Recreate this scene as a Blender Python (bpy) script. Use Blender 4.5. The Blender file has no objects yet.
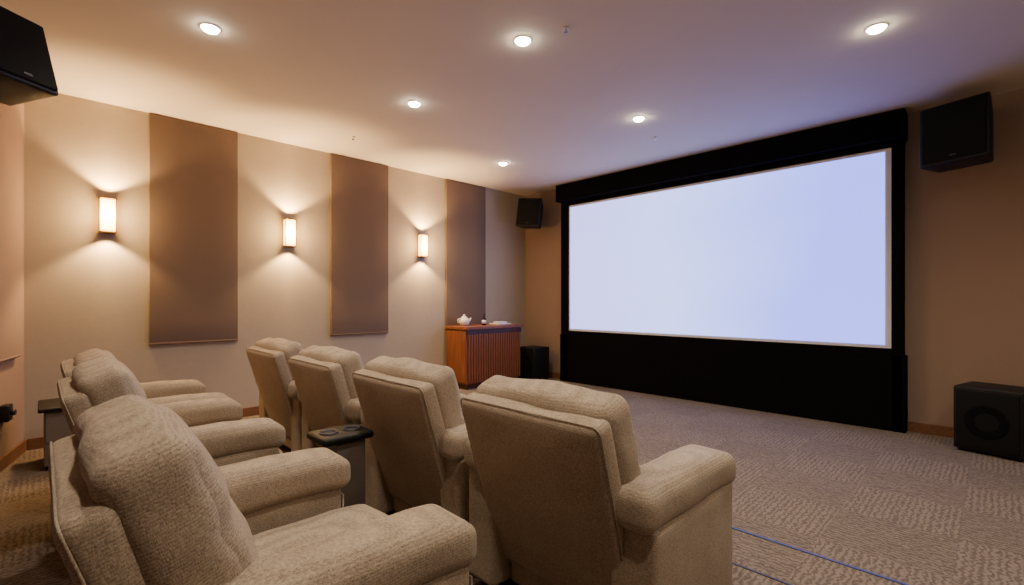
import bpy, bmesh, math, random
from mathutils import Vector, Matrix, noise
random.seed(3)
S = bpy.context.scene
COL = S.collection

# ------------------------------------------------------------------ materials
def new_mat(name):
    m = bpy.data.materials.new(name); m.use_nodes = True
    nt = m.node_tree
    return m, nt, nt.nodes, nt.links, nt.nodes['Principled BSDF']

def rgb(h):
    def c(v):
        v/=255.0
        return v/12.92 if v<=.04045 else ((v+.055)/1.055)**2.4
    return (c(h[0]),c(h[1]),c(h[2]),1)

def plain(name, col, rough=.6, metal=0., nscale=40, namt=.08, bump=.0, spec=.4):
    m,nt,N,L,b = new_mat(name)
    tc=N.new('ShaderNodeTexCoord'); n=N.new('ShaderNodeTexNoise'); n.inputs['Scale'].default_value=nscale
    n.inputs['Detail'].default_value=4
    L.new(tc.outputs['Object'],n.inputs['Vector'])
    mx=N.new('ShaderNodeMixRGB'); c=rgb(col)
    mx.inputs[1].default_value=tuple(x*(1-namt) for x in c[:3])+(1,)
    mx.inputs[2].default_value=tuple(min(1,x*(1+namt)) for x in c[:3])+(1,)
    L.new(n.outputs['Fac'],mx.inputs[0]); L.new(mx.outputs[0],b.inputs['Base Color'])
    b.inputs['Roughness'].default_value=rough; b.inputs['Metallic'].default_value=metal
    b.inputs['Specular IOR Level'].default_value=spec
    if bump:
        bp=N.new('ShaderNodeBump'); bp.inputs['Strength'].default_value=bump; bp.inputs['Distance'].default_value=.003
        L.new(n.outputs['Fac'],bp.inputs['Height']); L.new(bp.outputs[0],b.inputs['Normal'])
    return m

def emis(name, col, st):
    m,nt,N,L,b = new_mat(name)
    b.inputs['Base Color'].default_value=(.8,.8,.8,1)
    b.inputs['Emission Color'].default_value=col
    b.inputs['Emission Strength'].default_value=st
    return m

def shade_mat():
    m,nt,N,L,b = new_mat('lit_sconce_glass')
    tc=N.new('ShaderNodeTexCoord'); sep=N.new('ShaderNodeSeparateXYZ'); L.new(tc.outputs['Generated'],sep.inputs[0])
    a=N.new('ShaderNodeMath'); a.operation='SUBTRACT'; L.new(sep.outputs['Z'],a.inputs[0]); a.inputs[1].default_value=.5
    c=N.new('ShaderNodeMath'); c.operation='ABSOLUTE'; L.new(a.outputs[0],c.inputs[0])
    cr=N.new('ShaderNodeValToRGB'); e=cr.color_ramp.elements
    e[0].position=.05; e[0].color=(1,.60,.17,1); e[1].position=.5; e[1].color=(.75,.31,.03,1)
    L.new(c.outputs[0],cr.inputs[0]); L.new(cr.outputs[0],b.inputs['Emission Color'])
    b.inputs['Emission Strength'].default_value=14
    b.inputs['Base Color'].default_value=(.8,.7,.5,1)
    return m

def fabric_mat():
    m,nt,N,L,b = new_mat('beige_chenille')
    tc=N.new('ShaderNodeTexCoord')
    outs=[]
    for sc in ((1,1,3.2),(3.2,3.2,1)):
        mp=N.new('ShaderNodeMapping'); mp.inputs['Scale'].default_value=sc
        L.new(tc.outputs['Object'],mp.inputs[0])
        n1=N.new('ShaderNodeTexNoise'); n1.inputs['Scale'].default_value=135; n1.inputs['Detail'].default_value=1
        L.new(mp.outputs[0],n1.inputs['Vector']); outs.append(n1)
    n2=N.new('ShaderNodeTexNoise'); n2.inputs['Scale'].default_value=8; n2.inputs['Detail'].default_value=2
    L.new(tc.outputs['Object'],n2.inputs['Vector'])
    w=N.new('ShaderNodeTexWave'); w.bands_direction='Z'; w.inputs['Scale'].default_value=44
    w.inputs['Distortion'].default_value=1.0; w.inputs['Detail'].default_value=2; w.inputs['Detail Scale'].default_value=3
    L.new(tc.outputs['Object'],w.inputs['Vector'])
    s=N.new('ShaderNodeMath'); s.operation='ADD'; L.new(outs[0].outputs['Fac'],s.inputs[0]); L.new(outs[1].outputs['Fac'],s.inputs[1])
    a=N.new('ShaderNodeMath'); a.operation='MULTIPLY_ADD'; L.new(w.outputs['Fac'],a.inputs[0]); a.inputs[1].default_value=.20; L.new(s.outputs[0],a.inputs[2])
    cr=N.new('ShaderNodeValToRGB')
    cr.color_ramp.elements[0].position=.36; cr.color_ramp.elements[0].color=rgb((124,109,94))
    cr.color_ramp.elements[1].position=.78; cr.color_ramp.elements[1].color=rgb((192,175,153))
    h=N.new('ShaderNodeMath'); h.operation='MULTIPLY'; L.new(a.outputs[0],h.inputs[0]); h.inputs[1].default_value=.52
    L.new(h.outputs[0],cr.inputs[0])
    c2=N.new('ShaderNodeValToRGB'); c2.color_ramp.elements[0].position=.3; c2.color_ramp.elements[0].color=(.90,.89,.88,1)
    c2.color_ramp.elements[1].position=.7; c2.color_ramp.elements[1].color=(1,1,1,1)
    L.new(n2.outputs['Fac'],c2.inputs[0])
    mx=N.new('ShaderNodeMixRGB'); mx.blend_type='MULTIPLY'; mx.inputs[0].default_value=1
    L.new(cr.outputs[0],mx.inputs[1]); L.new(c2.outputs[0],mx.inputs[2])
    L.new(mx.outputs[0],b.inputs['Base Color'])
    b.inputs['Roughness'].default_value=.9; b.inputs['Specular IOR Level'].default_value=.15
    b.inputs['Sheen Weight'].default_value=.1
    bp=N.new('ShaderNodeBump'); bp.inputs['Strength'].default_value=.25; bp.inputs['Distance'].default_value=.002
    L.new(a.outputs[0],bp.inputs['Height']); L.new(bp.outputs[0],b.inputs['Normal'])
    return m

def carpet_mat():
    m,nt,N,L,b = new_mat('patterned_carpet')
    tc=N.new('ShaderNodeTexCoord'); mp=N.new('ShaderNodeMapping')
    mp.inputs['Location'].default_value=(.13,.21,.11)
    L.new(tc.outputs['Object'],mp.inputs[0])
    ck=N.new('ShaderNodeTexChecker'); ck.inputs['Scale'].default_value=2.0
    ck.inputs[1].default_value=(1,1,1,1); ck.inputs[2].default_value=(0,0,0,1)
    L.new(mp.outputs[0],ck.inputs['Vector'])
    ws=[]
    for d in ('X','Y'):
        w=N.new('ShaderNodeTexWave'); w.bands_direction=d; w.inputs['Scale'].default_value=11
        w.inputs['Distortion'].default_value=7; w.inputs['Detail'].default_value=3; w.inputs['Detail Scale'].default_value=3.5
        L.new(mp.outputs[0],w.inputs['Vector']); ws.append(w)
    mx=N.new('ShaderNodeMixRGB'); L.new(ck.outputs['Color'],mx.inputs[0]); L.new(ws[0].outputs['Fac'],mx.inputs[1]); L.new(ws[1].outputs['Fac'],mx.inputs[2])
    n=N.new('ShaderNodeTexNoise'); n.inputs['Scale'].default_value=110; n.inputs['Detail'].default_value=3; L.new(mp.outputs[0],n.inputs['Vector'])
    m2=N.new('ShaderNodeMixRGB'); m2.inputs[0].default_value=.62; L.new(mx.outputs[0],m2.inputs[1]); L.new(n.outputs['Fac'],m2.inputs[2])
    cr=N.new('ShaderNodeValToRGB')
    cr.color_ramp.elements[0].position=.15; cr.color_ramp.elements[0].color=rgb((76,67,60))
    cr.color_ramp.elements[1].position=.85; cr.color_ramp.elements[1].color=rgb((140,126,113))
    L.new(m2.outputs[0],cr.inputs[0])
    m3=N.new('ShaderNodeMixRGB'); m3.blend_type='MULTIPLY'; m3.inputs[2].default_value=(.92,.92,.92,1)
    L.new(ck.outputs['Color'],m3.inputs[0]); L.new(cr.outputs[0],m3.inputs[1])
    L.new(m3.outputs[0],b.inputs['Base Color'])
    b.inputs['Roughness'].default_value=.95; b.inputs['Specular IOR Level'].default_value=.1
    bp=N.new('ShaderNodeBump'); bp.inputs['Strength'].default_value=.35; bp.inputs['Distance'].default_value=.004
    L.new(m2.outputs[0],bp.inputs['Height']); L.new(bp.outputs[0],b.inputs['Normal'])
    return m

def wood_mat(name,c1,c2,rough=.35,axis='Z'):
    m,nt,N,L,b = new_mat(name)
    tc=N.new('ShaderNodeTexCoord'); mp=N.new('ShaderNodeMapping')
    mp.inputs['Scale'].default_value=(12,12,1.2) if axis=='Z' else (12,1.2,12)
    L.new(tc.outputs['Object'],mp.inputs[0])
    n=N.new('ShaderNodeTexNoise'); n.inputs['Scale'].default_value=3; n.inputs['Detail'].default_value=6
    L.new(mp.outputs[0],n.inputs['Vector'])
    cr=N.new('ShaderNodeValToRGB'); cr.color_ramp.elements[0].position=.3; cr.color_ramp.elements[1].position=.7
    cr.color_ramp.elements[0].color=rgb(c1); cr.color_ramp.elements[1].color=rgb(c2)
    L.new(n.outputs['Fac'],cr.inputs[0]); L.new(cr.outputs[0],b.inputs['Base Color'])
    b.inputs['Roughness'].default_value=rough
    return m

def screen_mat():
    m,nt,N,L,b = new_mat('projected_image')
    tc=N.new('ShaderNodeTexCoord')
    sep=N.new('ShaderNodeSeparateXYZ'); L.new(tc.outputs['Generated'],sep.inputs[0])
    n=N.new('ShaderNodeTexNoise'); n.inputs['Scale'].default_value=1.6; n.inputs['Detail'].default_value=1
    L.new(tc.outputs['Generated'],n.inputs['Vector'])
    a=N.new('ShaderNodeMath'); a.operation='MULTIPLY_ADD'; L.new(n.outputs['Fac'],a.inputs[0]); a.inputs[1].default_value=.35
    L.new(sep.outputs['X'],a.inputs[2])
    cr=N.new('ShaderNodeValToRGB')
    e=cr.color_ramp.elements
    e[0].position=.15; e[0].color=(.37,.36,.88,1)
    e[1].position=1.0; e[1].color=(.19,.24,1.0,1)
    k=e.new(.6); k.color=(.38,.46,1.0,1)
    L.new(a.outputs[0],cr.inputs[0])
    b.inputs['Base Color'].default_value=(.2,.2,.2,1)
    b.inputs['Roughness'].default_value=.9
    b.inputs['Specular IOR Level'].default_value=0
    L.new(cr.outputs[0],b.inputs['Emission Color']); b.inputs['Emission Strength'].default_value=3.2
    return m

M_fab=fabric_mat(); M_carpet=carpet_mat()
M_wall=plain('beige_wallpaper',(172,160,140),.85,nscale=25,namt=.05,bump=.15)
M_front=plain('brown_fabric_wall',(144,121,103),.9,nscale=90,namt=.07,bump=.2)
M_ceil=plain('ceiling_paint',(214,203,187),.9,nscale=8,namt=.02)
M_panel=plain('brown_acoustic_fabric',(114,98,86),.95,nscale=120,namt=.12,bump=.3,spec=.1)
M_black=plain('black_velvet',(14,13,14),.95,nscale=30,namt=.3,spec=.05)
M_blkpl=plain('black_plastic',(19,18,18),.5,nscale=60,namt=.2,spec=.3)
M_grille=plain('speaker_grille',(15,15,15),.8,nscale=400,namt=.5,bump=.4,spec=.2)
M_cone=plain('speaker_cone',(17,17,17),.9,nscale=30,spec=.05)
M_white=plain('white_ceramic',(225,220,212),.3)
M_screenw=plain('screen_fabric',(225,222,225),.8)
M_trim=plain('white_metal_trim',(235,228,218),.5)
M_brass=plain('bronze_metal',(120,88,50),.4,metal=.8)
M_base=wood_mat('skirting_wood',(100,66,42),(128,86,56),.4,'Y')
M_wood=wood_mat('cherry_wood',(110,62,36),(146,86,52))
M_dwood=wood_mat('dark_wood',(56,32,20),(80,46,32))
M_grey=plain('grey_laminate',(110,102,96),.5)
M_glass=plain('dark_bottle',(20,16,14),.15)
M_blue=plain('blue_tape',(58,68,124),.5)
M_nos=plain('nosing_metal',(60,60,72),.5,metal=.3)
M_shade=shade_mat()
M_lamp=emis('lit_downlight_lens',(1,.87,.68,1),110)
M_scr=screen_mat()
M_chrome=plain('chrome',(190,190,190),.2,metal=1)

# ------------------------------------------------------------------ mesh helpers
def link(name,me,mat=None,parent=None,loc=(0,0,0),rot=(0,0,0),smooth=False):
    o=bpy.data.objects.new(name,me); COL.objects.link(o)
    if mat: me.materials.append(mat)
    o.location=loc; o.rotation_euler=rot
    if parent: o.parent=parent
    if smooth:
        for p in me.polygons: p.use_smooth=True
    return o

def empty(name,loc=(0,0,0),rot=(0,0,0)):
    o=bpy.data.objects.new(name,None); COL.objects.link(o); o.location=loc; o.rotation_euler=rot
    o.empty_display_size=.1
    return o

def box(name,lo,hi,mat,parent=None,bev=0.,seg=2):
    me=bpy.data.meshes.new(name); bm=bmesh.new()
    bmesh.ops.create_cube(bm,size=1)
    c=[(lo[i]+hi[i])/2 for i in range(3)]; s=[abs(hi[i]-lo[i]) for i in range(3)]
    bmesh.ops.scale(bm,vec=s,verts=bm.verts)
    if bev: bmesh.ops.bevel(bm,geom=bm.edges[:],offset=bev,segments=seg,affect='EDGES',profile=.5)
    bm.to_mesh(me); bm.free()
    return link(name,me,mat,parent,loc=c)

def poly_prism(name,pts,z0,z1,mat,parent=None):
    me=bpy.data.meshes.new(name); n=len(pts)
    v=[(p[0],p[1],z0) for p in pts]+[(p[0],p[1],z1) for p in pts]
    f=[tuple(range(n-1,-1,-1)),tuple(range(n,2*n))]+[(i,(i+1)%n,n+(i+1)%n,n+i) for i in range(n)]
    me.from_pydata(v,[],f); bm=bmesh.new(); bm.from_mesh(me); bmesh.ops.recalc_face_normals(bm,faces=bm.faces); bm.to_mesh(me); bm.free()
    return link(name,me,mat,parent)

def cyl(name,r1,r2,h,mat,parent=None,loc=(0,0,0),rot=(0,0,0),seg=32,bev=0):
    me=bpy.data.meshes.new(name); bm=bmesh.new()
    bmesh.ops.create_cone(bm,cap_ends=True,segments=seg,radius1=r1,radius2=r2,depth=h)
    bm.to_mesh(me); bm.free()
    o=link(name,me,mat,parent,loc,rot)
    for p in me.polygons: p.use_smooth = len(p.vertices)==4
    return o

def lathe(name,prof,mat,parent=None,loc=(0,0,0),rot=(0,0,0),seg=32):
    me=bpy.data.meshes.new(name); v=[];f=[]
    for (r,z) in prof:
        for i in range(seg):
            a=2*math.pi*i/seg; v.append((r*math.cos(a),r*math.sin(a),z))
    for k in range(len(prof)-1):
        for i in range(seg):
            j=(i+1)%seg; f.append((k*seg+i,k*seg+j,(k+1)*seg+j,(k+1)*seg+i))
    me.from_pydata(v,[],f)
    return link(name,me,mat,parent,loc,rot,smooth=True)

def tube(name,pts,r,mat,parent=None,cyclic=False,loc=(0,0,0),rot=(0,0,0)):
    cu=bpy.data.curves.new(name,'CURVE'); cu.dimensions='3D'; cu.bevel_depth=r; cu.bevel_resolution=3
    sp=cu.splines.new('POLY'); sp.points.add(len(pts)-1)
    for i,p in enumerate(pts): sp.points[i].co=(*p,1)
    sp.use_cyclic_u=cyclic
    o=bpy.data.objects.new(name,cu); COL.objects.link(o); cu.materials.append(mat)
    o.location=loc; o.rotation_euler=rot
    if parent:o.parent=parent
    return o

def rbox_mesh(name,size,r,puff=(0,0,0,0,0,0),wr=0.,seed=0,k=5,step=.03,warp=None):
    """soft rounded box; puff = (-x,+x,-y,+y,-z,+z) outward crown of each face"""
    h=[s/2 for s in size]
    def ax(hh):
        rr=min(r,hh*.98); a=[-hh+rr*(1-math.cos(i/k*math.pi/2)) for i in range(k)]
        m=max(2,int((2*hh-2*rr)/step)); mid=[-hh+rr+(2*hh-2*rr)*i/m for i in range(m+1)]
        return a+mid+[-x for x in reversed(a)]
    A=[ax(x) for x in h]
    bm=bmesh.new(); vd={}
    def V(i,j,l):
        key=(i,j,l)
        if key in vd: return vd[key]
        p=Vector((A[0][i],A[1][j],A[2][l]))
        R=[min(r,h[q]*.98) for q in range(3)]
        inn=Vector([max(-(h[q]-R[q]),min(h[q]-R[q],p[q])) for q in range(3)])
        d=p-inn
        if d.length>1e-9:
            q=Vector([d[t]/max(1e-9,R[t]) for t in range(3)])
            qn=q.normalized()
            d=Vector([qn[t]*R[t] for t in range(3)]); nrm=qn
        else: nrm=Vector((0,0,0))
        P=inn+d
        u=[p[t]/h[t] for t in range(3)]
        for t in range(3):
            o1,o2=[x for x in range(3) if x!=t]
            cr=(1-abs(u[o1])**2.5)*(1-abs(u[o2])**2.5)
            if u[t]>0: P[t]+=puff[2*t+1]*cr*u[t]
            else: P[t]+=puff[2*t]*cr*u[t]
        if wr:
            nz=noise.noise(P*6+Vector((seed*3.1,seed,0)))+.3*noise.noise(P*15+Vector((seed,0,seed)))
            P+= nrm*nz*wr
        if warp: P=warp(P)
        vd[key]=bm.verts.new(P); return vd[key]
    n=[len(a)-1 for a in A]
    for j in range(n[1]):
        for l in range(n[2]):
            bm.faces.new((V(0,j,l),V(0,j,l+1),V(0,j+1,l+1),V(0,j+1,l)))
            bm.faces.new((V(n[0],j,l),V(n[0],j+1,l),V(n[0],j+1,l+1),V(n[0],j,l+1)))
    for i in range(n[0]):
        for l in range(n[2]):
            bm.faces.new((V(i,0,l),V(i+1,0,l),V(i+1,0,l+1),V(i,0,l+1)))
            bm.faces.new((V(i,n[1],l),V(i,n[1],l+1),V(i+1,n[1],l+1),V(i+1,n[1],l)))
    for i in range(n[0]):
        for j in range(n[1]):
            bm.faces.new((V(i,j,0),V(i,j+1,0),V(i+1,j+1,0),V(i+1,j,0)))
            bm.faces.new((V(i,j,n[2]),V(i+1,j,n[2]),V(i+1,j+1,n[2]),V(i,j+1,n[2])))
    me=bpy.data.meshes.new(name)
    bm.to_mesh(me); bm.free()
    return me

def rbox(name,size,r,mat,parent,loc,rot=(0,0,0),**kw):
    return link(name,rbox_mesh(name,size,r,**kw),mat,parent,loc,rot,smooth=True)

# ------------------------------------------------------------------ room
XL=-5.47; YF=5.70; ZC=2.93; XR=1.6
def yb(x): return -.10-.212*(x-XL)
T=.15
poly_prism('floor',[(XL-T,yb(XL)-T),(XR+T,yb(XR)-T),(XR+T,YF+T),(XL-T,YF+T)],-.12,0,M_carpet)
poly_prism('ceiling',[(XL-T,yb(XL)-T),(XR+T,yb(XR)-T),(XR+T,YF+T),(XL-T,YF+T)],ZC,ZC+.12,M_ceil)
poly_prism('wall_left',[(XL-T,yb(XL)-T),(XL,yb(XL)-T),(XL,YF),(XL-T,YF)],0,ZC,M_wall)
poly_prism('wall_front',[(XL-T,YF),(XR+T,YF),(XR+T,YF+T),(XL-T,YF+T)],0,ZC,M_front)
poly_prism('wall_right',[(XR,yb(XR)),(XR+T,yb(XR)),(XR+T,YF),(XR,YF)],0,ZC,M_wall)
poly_prism('wall_back',[(XL,yb(XL)),(XL,yb(XL)-T),(XR+T,yb(XR)-T-.03),(XR+T,yb(XR)-.03)],0,ZC,M_front)
bh=.09
box('baseboard_left',(XL,yb(XL)+.02,0),(XL+.015,YF,bh),M_base)
box('baseboard_front',(-.57,YF-.015,0),(XR,YF,bh),M_base)
box('baseboard_front',(XL+.015,YF-.015,0),(-4.64,YF,bh),M_base)
poly_prism('baseboard_back',[(XL+.016,yb(XL)),(XR,yb(XR)),(XR,yb(XR)+.015),(XL+.016,yb(XL)+.015)],0,bh,M_base)

for (a,b_) in ((.70,1.43),(2.40,3.15),(4.06,4.80)):
    p=empty('acoustic_panel',(XL,(a+b_)/2,0))
    w=(b_-a)
    rbox('fabric_panel',(.035,w,ZC-.005-.80),.008,M_panel,p,(.0185,0,(.80+ZC-.005)/2),k=3,step=.2)
    rbox('hem',(.037,w+.004,.02),.006,M_panel,p,(.019,0,.805),k=2,step=.2)
ang=math.atan(-.212)
p=empty('acoustic_panel',(-4.9,yb(-4.9),0),(0,0,ang))
rbox('fabric_panel',(.6,.04,1.95),.012,M_front,p,(-.06,.021,1.75),k=3,step=.2)
rbox('hem',(.604,.042,.02),.006,M_front,p,(-.06,.021,.79),k=2,step=.2)

# ------------------------------------------------------------------ lights
def spot(name,loc,rot,W,col,ang,blend=.6,rad=.03,parent=None):
    l=bpy.data.lights.new(name,'SPOT'); l.energy=W; l.color=col; l.spot_size=math.radians(ang); l.spot_blend=blend; l.shadow_soft_size=rad
    o=bpy.data.objects.new(name,l); COL.objects.link(o); o.location=loc; o.rotation_euler=rot
    if parent:o.parent=parent
    return o
WARM=(1,.61,.26)
for Y in (.408,1.93,3.66):
    p=empty('wall_sconce',(XL,Y,1.945))
    box('backplate',(0.001,-.05,-.155),(.012,.05,.155),M_brass,p,bev=.003)
    rbox('glass_shade',(.075,.105,.285),.012,M_shade,p,(.051,0,0),k=3,step=.02)
    box('top_cap',(.012,-.058,.143),(.094,.058,.152),M_brass,p)
    box('bottom_cap',(.012,-.058,-.152),(.094,.058,-.143),M_brass,p)
    for s in (-1,1):
        box('frame_bar',(.088,s*.056-.003,-.145),(.094,s*.056+.003,.145),M_brass,p)
    spot('uplight',(.085,0,.155),(math.radians(176),0,0),125,WARM,116,.45,.03,p)
    spot('downlight',(.085,0,-.155),(0,0,0),85,WARM,116,.45,.03,p)
    l=bpy.data.lights.new('glow','POINT'); l.energy=24; l.color=WARM; l.shadow_soft_size=.05
    o=bpy.data.objects.new('glow',l); COL.objects.link(o); o.parent=p; o.location=(.15,0,0)

for (x,y) in ((-3.49,.76),(-2.2,2.27),(-.53,3.76),(-3.57,2.32),(-2.37,4.02),(-4.34,4.12),(-2.0,.6),(-.4,.6),(-.5,2.2),(.9,3.9),(.9,2.0)):
    p=empty('recessed_downlight',(x,y,ZC))
    lathe('trim_ring',[(.048,-.002),(.051,-.008),(.058,-.007),(.062,-.001)],M_trim,p)
    lathe('lens',[(.048,-.001),(.047,-.010),(.040,-.020),(.026,-.027),(.010,-.030),(0,-.031)],M_lamp,p)
    spot('lamp',(0,0,-.045),(0,0,0),66,(1,.85,.66),138,.9,.05,p)

for (x,y) in ((566,28),(655,137),(353,137)):
    t=(x-512)/477; d=477*(ZC-1.2)/(301-y)
    px=d*(-.712+.702*t); py=d*(.702+.712*t)
    p=empty('sprinkler_head',(px,py,ZC))
    cyl('escutcheon',.022,.018,.008,M_trim,p,(0,0,-.004)); cyl('stem',.007,.005,.02,M_chrome,p,(0,0,-.017)); cyl('deflector',.012,.012,.003,M_chrome,p,(0,0,-.027))

# ------------------------------------------------------------------ screen
p=empty('projection_screen',(0,0,0))
x0,x1=-4.60,-.59
sx0,sx1,sz0,sz1=-4.47,-.675,.76,2.62
YS=5.60
box('surround_left',(x0,YS-.03,.0),(sx0,YF-.001,ZC-.003),M_black,p,bev=.004)
box('surround_right',(sx1,YS-.03,.0),(x1,YF-.001,ZC-.003),M_black,p,bev=.004)
box('surround_top',(x0-.03,YS-.12,sz1+.06),(x1+.02,YF-.001,ZC-.003),M_black,p,bev=.006)
box('surround_top_inner',(sx0,YS-.03,sz1),(sx1,YF-.001,sz1+.065),M_black,p)
box('surround_skirt',(x0-.02,YS-.03,.0),(x1+.02,YF-.001,sz0-.06),M_black,p,bev=.006)
box('surround_bottom_inner',(sx0,YS-.03,sz0-.065),(sx1,YF-.001,sz0),M_black,p)
box('screen_canvas',(sx0,YS,sz0),(sx1,YS+.02,sz1),M_screenw,p)
box('projected_picture',(sx0+.025,YS-.003,sz0+.03),(sx1-.05,YS,sz1-.03),M_scr,p)

# ------------------------------------------------------------------ speakers
def wall_speaker(loc,rot,w=.42,h=.48,d=.28,arm=.2):
    p=empty('wall_speaker',loc,rot)
    def warp(P):
        f=.78+.22*((-P.y)/d+.5)
        return Vector((P.x*f,P.y,P.z*(.85+.15*((-P.y)/d+.5))))
    rbox('cabinet',(w,d,h),.02,M_blkpl,p,(0,0,0),k=3,step=.08,warp=warp)
    rbox('grille',(w*.9,.02,h*.9),.009,M_grille,p,(0,-d/2-.004,0),k=3,step=.2)
    box('badge',(-.02,-d/2-.018,-h*.40),(.02,-d/2-.013,-h*.40+.012),M_nos,p)
    cyl('bracket_arm',.018,.018,arm,M_blkpl,p,(0,d/2+arm/2-.01,0),(math.pi/2,0,0))
    box('bracket_plate',(-.06,d/2-.005,-.08),(.06,d/2+.012,.08),M_blkpl,p)
    return p
wall_speaker((-5.02,5.36,2.53),(math.radians(-8),math.radians(4),math.radians(25)),w=.38,h=.45,d=.26,arm=.17)
wall_speaker((-.21,5.38,2.55),(math.radians(-8),math.radians(-2),math.radians(-12)),w=.44,h=.52,d=.30,arm=.14)
wall_speaker((-3.70,-.17,2.49),(math.radians(-16),0,math.radians(126)),w=.32,h=.42,d=.30,arm=.14)

def sub(loc,s,h,rz=0):
    p=empty('subwoofer',loc,(0,0,rz))
    rbox('cabinet',(s,s,h-.02),.012,M_blkpl,p,(0,0,h/2+.01),k=3,step=.2)
    rbox('grille',(s*.9,.016,h*.86),.007,M_grille,p,(0,-s/2-.005,h/2+.01),k=3,step=.2)
    lathe('driver',[(.0,.0),(.05,.0),(.11,.003),(.125,.004),(.13,.001)],M_cone,p,(0,-s/2-.012,h/2),(math.pi/2,0,0))
    for a in (-1,1):
        for b_ in (-1,1): cyl('foot',.02,.02,.022,M_blkpl,p,(a*s*.4,b_*s*.4,.011))
sub((-4.98,5.38,0),.34,.50)
sub((.0,5.40,0),.40,.52,math.radians(-14))

# ------------------------------------------------------------------ sideboard
cx0,cx1,cy0,cy1=-5.45,-4.98,4.06,5.12
p=empty('sideboard_cabinet',(0,0,0))
zt=.85
box('plinth',(cx0+.02,cy0+.03,0),(cx1-.04,cy1-.03,.07),M_dwood,p)
box('carcass',(cx0,cy0+.01,.07),(cx1-.02,cy1-.01,zt-.04),M_wood,p,bev=.004)
box('top_slab',(cx0,cy0-.015,zt-.04),(cx1+.015,cy1+.015,zt),M_wood,p,bev=.005)
box('upper_rail',(cx1-.03,cy0+.01,.74),(cx1-.005,cy1-.01,zt-.04),M_dwood,p)
n=22
for i in range(n):
    y=cy0+.03+(cy1-cy0-.06)*(i+.5)/n
    box('slat',(cx1-.025,y-.017,.09),(cx1-.002,y+.017,.74),M_wood,p,bev=.004)
box('end_panel',(cx0+.02,cy0-.004,.09),(cx1-.02,cy0+.012,.79),M_wood,p,bev=.003)

ztop=zt
p=empty('teapot',(-5.27,4.25,ztop))
lathe('body',[(0,0),(.045,0),(.07,.03),(.078,.065),(.065,.10),(.04,.118),(.035,.122)],M_white,p)
lathe('lid',[(.04,.118),(.03,.135),(.01,.14),(.014,.15),(.012,.162),(0,.165)],M_white,p)
tube('handle',[(0,-.07,.04),(0,-.11,.05),(0,-.118,.085),(0,-.09,.105),(0,-.062,.10)],.007,M_white,p)
tube('spout',[(0,.065,.05),(0,.10,.07),(0,.12,.11)],.011,M_white,p)
p=empty('soap_bottle',(-5.2,4.56,ztop))
lathe('bottle',[(0,0),(.03,0),(.032,.01),(.032,.09),(.012,.11),(.012,.13),(0,.13)],M_glass,p)
tube('pump',[(0,0,.13),(0,0,.16),(.03,0,.16)],.005,M_blkpl,p)
cyl('label',.0325,.0325,.05,M_white,p,(0,0,.05))
p=empty('serving_tray',(-5.2,4.88,ztop))
rbox('tray',(.2,.28,.02),.009,M_white,p,(0,0,.01),k=3,step=.1)
rbox('folded_towel',(.12,.18,.025),.012,M_white,p,(0,0,.032),k=3,step=.05)

t=(267-512)/477; d=5.47/(.712-.702*t)
p=empty('wall_outlet',(XL,d*(.702+.712*t),1.2-87*d/477))
box('plate',(0,-.045,-.03),(.008,.045,.03),M_trim,p,bev=.003)
for s in (-1,1): box('socket',(.008,s*.02-.009,-.01),(.0095,s*.02+.009,.01),M_nos,p)
p=empty('wall_switch_box',(-4.97,yb(-4.97),.40),(0,0,ang))
rbox('housing',(.10,.05,.12),.01,M_blkpl,p,(0,.026,0),k=3,step=.1)
cyl('knob',.02,.018,.03,M_blkpl,p,(0,.06,0),(math.pi/2,0,0))

for nm,y,m_,w in (('floor_edge_strip',2.60,M_blue,.016),('floor_edge_strip',2.25,M_nos,.012)):
    box(nm,(-4.9,y-w/2,0.0),(XR-.05,y+w/2,.004),m_,bev=.001)

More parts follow.
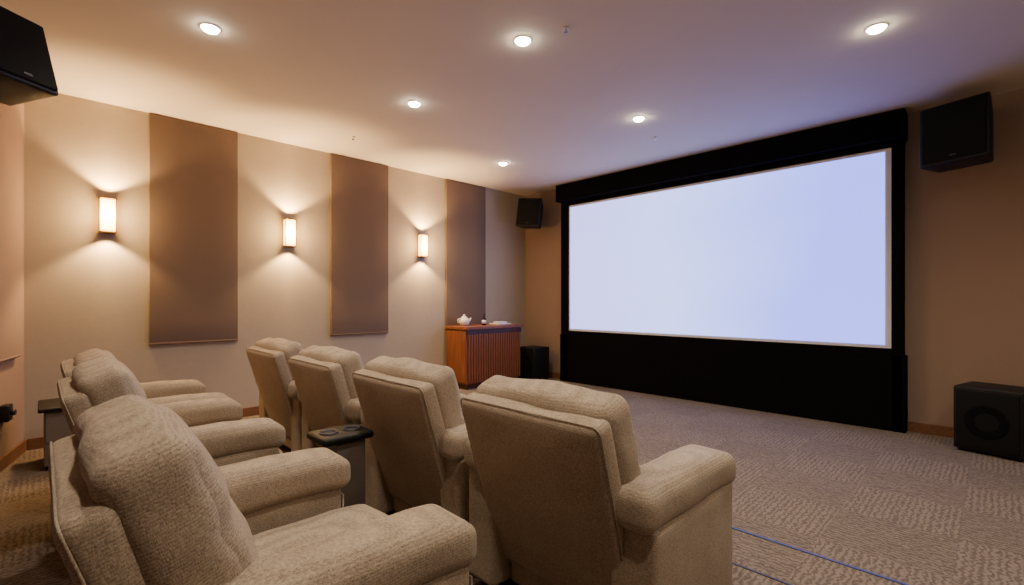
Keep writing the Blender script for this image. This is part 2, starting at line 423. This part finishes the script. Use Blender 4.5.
# ------------------------------------------------------------------ recliners
MESH={}
def cm(key,*a,**k):
    if key not in MESH:
        MESH[key]=rbox_mesh(key,*a,**k); MESH[key].materials.append(M_fab)
        for q in MESH[key].polygons: q.use_smooth=True
    return MESH[key]
def put(name,me,parent,loc,rot=(0,0,0)):
    o=bpy.data.objects.new(name,me); COL.objects.link(o); o.parent=parent; o.location=loc; o.rotation_euler=rot; return o
TH=math.radians(16.5)
def recliner(x,y,var=0,rz=0,sx=1.0,sy=1.0,up=0.0):
    p=empty('recliner_chair',(x,y,0),(0,0,rz)); p.scale=(sx,sy,1)
    R=(TH,0,0)
    def along(s,off):
        fy,fz=.225,.14
        return (0, fy-math.sin(TH)*s+math.cos(TH)*off, fz+math.cos(TH)*s+math.sin(TH)*off)
    put('back_shell',cm('back_shell',(.65,.085,.71),.028,puff=(0,0,.012,0,0,0),wr=.002,seed=1),p,along(.36,.045),R)
    w,h_=.325,.355; pts=[]
    for (sx_,sz) in ((1,1),(-1,1),(-1,-1),(1,-1)):
        for i in range(6):
            a={ (1,1):0,(-1,1):90,(-1,-1):180,(1,-1):270}[(sx_,sz)]+i*18
            a=math.radians(a); pts.append((sx_*(w-.03)+.03*math.cos(a),-.032,sz*(h_-.03)+.03*math.sin(a)))
    tube('shell_piping',pts,.0025,M_fab,p,True,along(.36,.045),R)
    def wp(P):
        q=P.copy()
        c=math.exp(-((P.z-.06)/.04)**2)
        if P.y>0: q.y-=.012*c
        if P.z>.12: q.z+=.006*math.cos(P.x*9)
        return q
    put('back_pillow',cm('back_pillow%d'%var,(.64,.16,.58),.048,puff=(.008,.008,.0,.045,0,.004),wr=.011,seed=2+var,warp=wp,step=.02),p,along(.455+up,.145),(TH+.02,0,0))
    put('seat_cushion',cm('seat_cushion%d'%var,(.50,.60,.18),.055,puff=(0,0,0,.02,0,.03),wr=.008,seed=5+var),p,(0,.54,.365))
    put('footrest_panel',cm('footrest_panel',(.49,.09,.30),.035,puff=(0,0,0,.02,0,0),wr=.004,seed=9),p,(0,.78,.23))
    put('base',cm('base',(.52,.52,.22),.02),p,(0,.50,.17))
    def wa(P):
        q=P.copy()
        if P.y>.2: q.z-=.8*(P.y-.2)**2
        q.x*=1+.10*max(0,P.y)/.33
        return q
    for s in (-1,1):
        put('arm_panel',cm('arm_panel',(.16,.60,.47),.022,puff=(.004,.004,0,.006,0,0),wr=.003,seed=11),p,(s*.352,.46,.285))
        put('arm_pad',cm('arm_pad',(.185,.66,.125),.042,puff=(0,0,0,.012,0,.010),wr=.005,seed=12,warp=wa,step=.02),p,(s*.342,.455,.57))
        tube('arm_seam',[(s*.352-.06,.764,.10),(s*.352-.065,.768,.47),(s*.352+.065,.768,.47),(s*.352+.06,.764,.10)],.003,M_fab,p)
        for yy in (.25,.70):
            cyl('foot',.025,.02,.055,M_blkpl,p,(s*.33,yy,.0275))
    return p
for i in range(4): recliner(-1.13-.905*i,1.115,i%2)
recliner(-1.42,-.02,0,0,1.07,1.08,.035)
recliner(-2.80,.02,1,0,1,1.03,.02)
recliner(-3.70,.05,0)

p=empty('cup_holder_table',(-2.12,1.0,0))
box('pedestal',(-.07,-.07,.02),(.07,.07,.56),M_grey,p,bev=.006)
box('foot_plate',(-.10,-.10,0),(.10,.10,.02),M_blkpl,p,bev=.004)
rbox('tray_top',(.2,.24,.035),.015,M_blkpl,p,(0,-.02,.585),k=3,step=.05)
for s in (-.055,.055):
    lathe('cup_ring',[(.030,.0),(.034,.008),(.040,.008),(.042,0)],M_nos,p,(0,-.02+s,.602))
p=empty('side_table',(-4.90,.14,0))
rbox('table_top',(.46,.32,.03),.012,M_blkpl,p,(0,0,.43),k=3,step=.1)
box('cabinet_body',(-.20,-.13,.03),(.20,.13,.416),M_grey,p,bev=.005)
box('plinth',(-.19,-.12,0),(.19,.12,.03),M_blkpl,p)
box('drawer_front',(.20,-.12,.2),(.208,.12,.40),M_grey,p,bev=.002)

w=bpy.data.worlds.new('World'); S.world=w; w.use_nodes=True
w.node_tree.nodes['Background'].inputs[0].default_value=(.02,.018,.016,1)

cam=bpy.data.cameras.new('camera'); co=bpy.data.objects.new('camera',cam); COL.objects.link(co)
co.location=(0,0,1.2); co.rotation_euler=(math.pi/2,0,math.radians(45.4))
cam.sensor_width=36; cam.lens=36*477/1024; cam.shift_y=8.5/1024; cam.clip_start=.02
S.camera=co
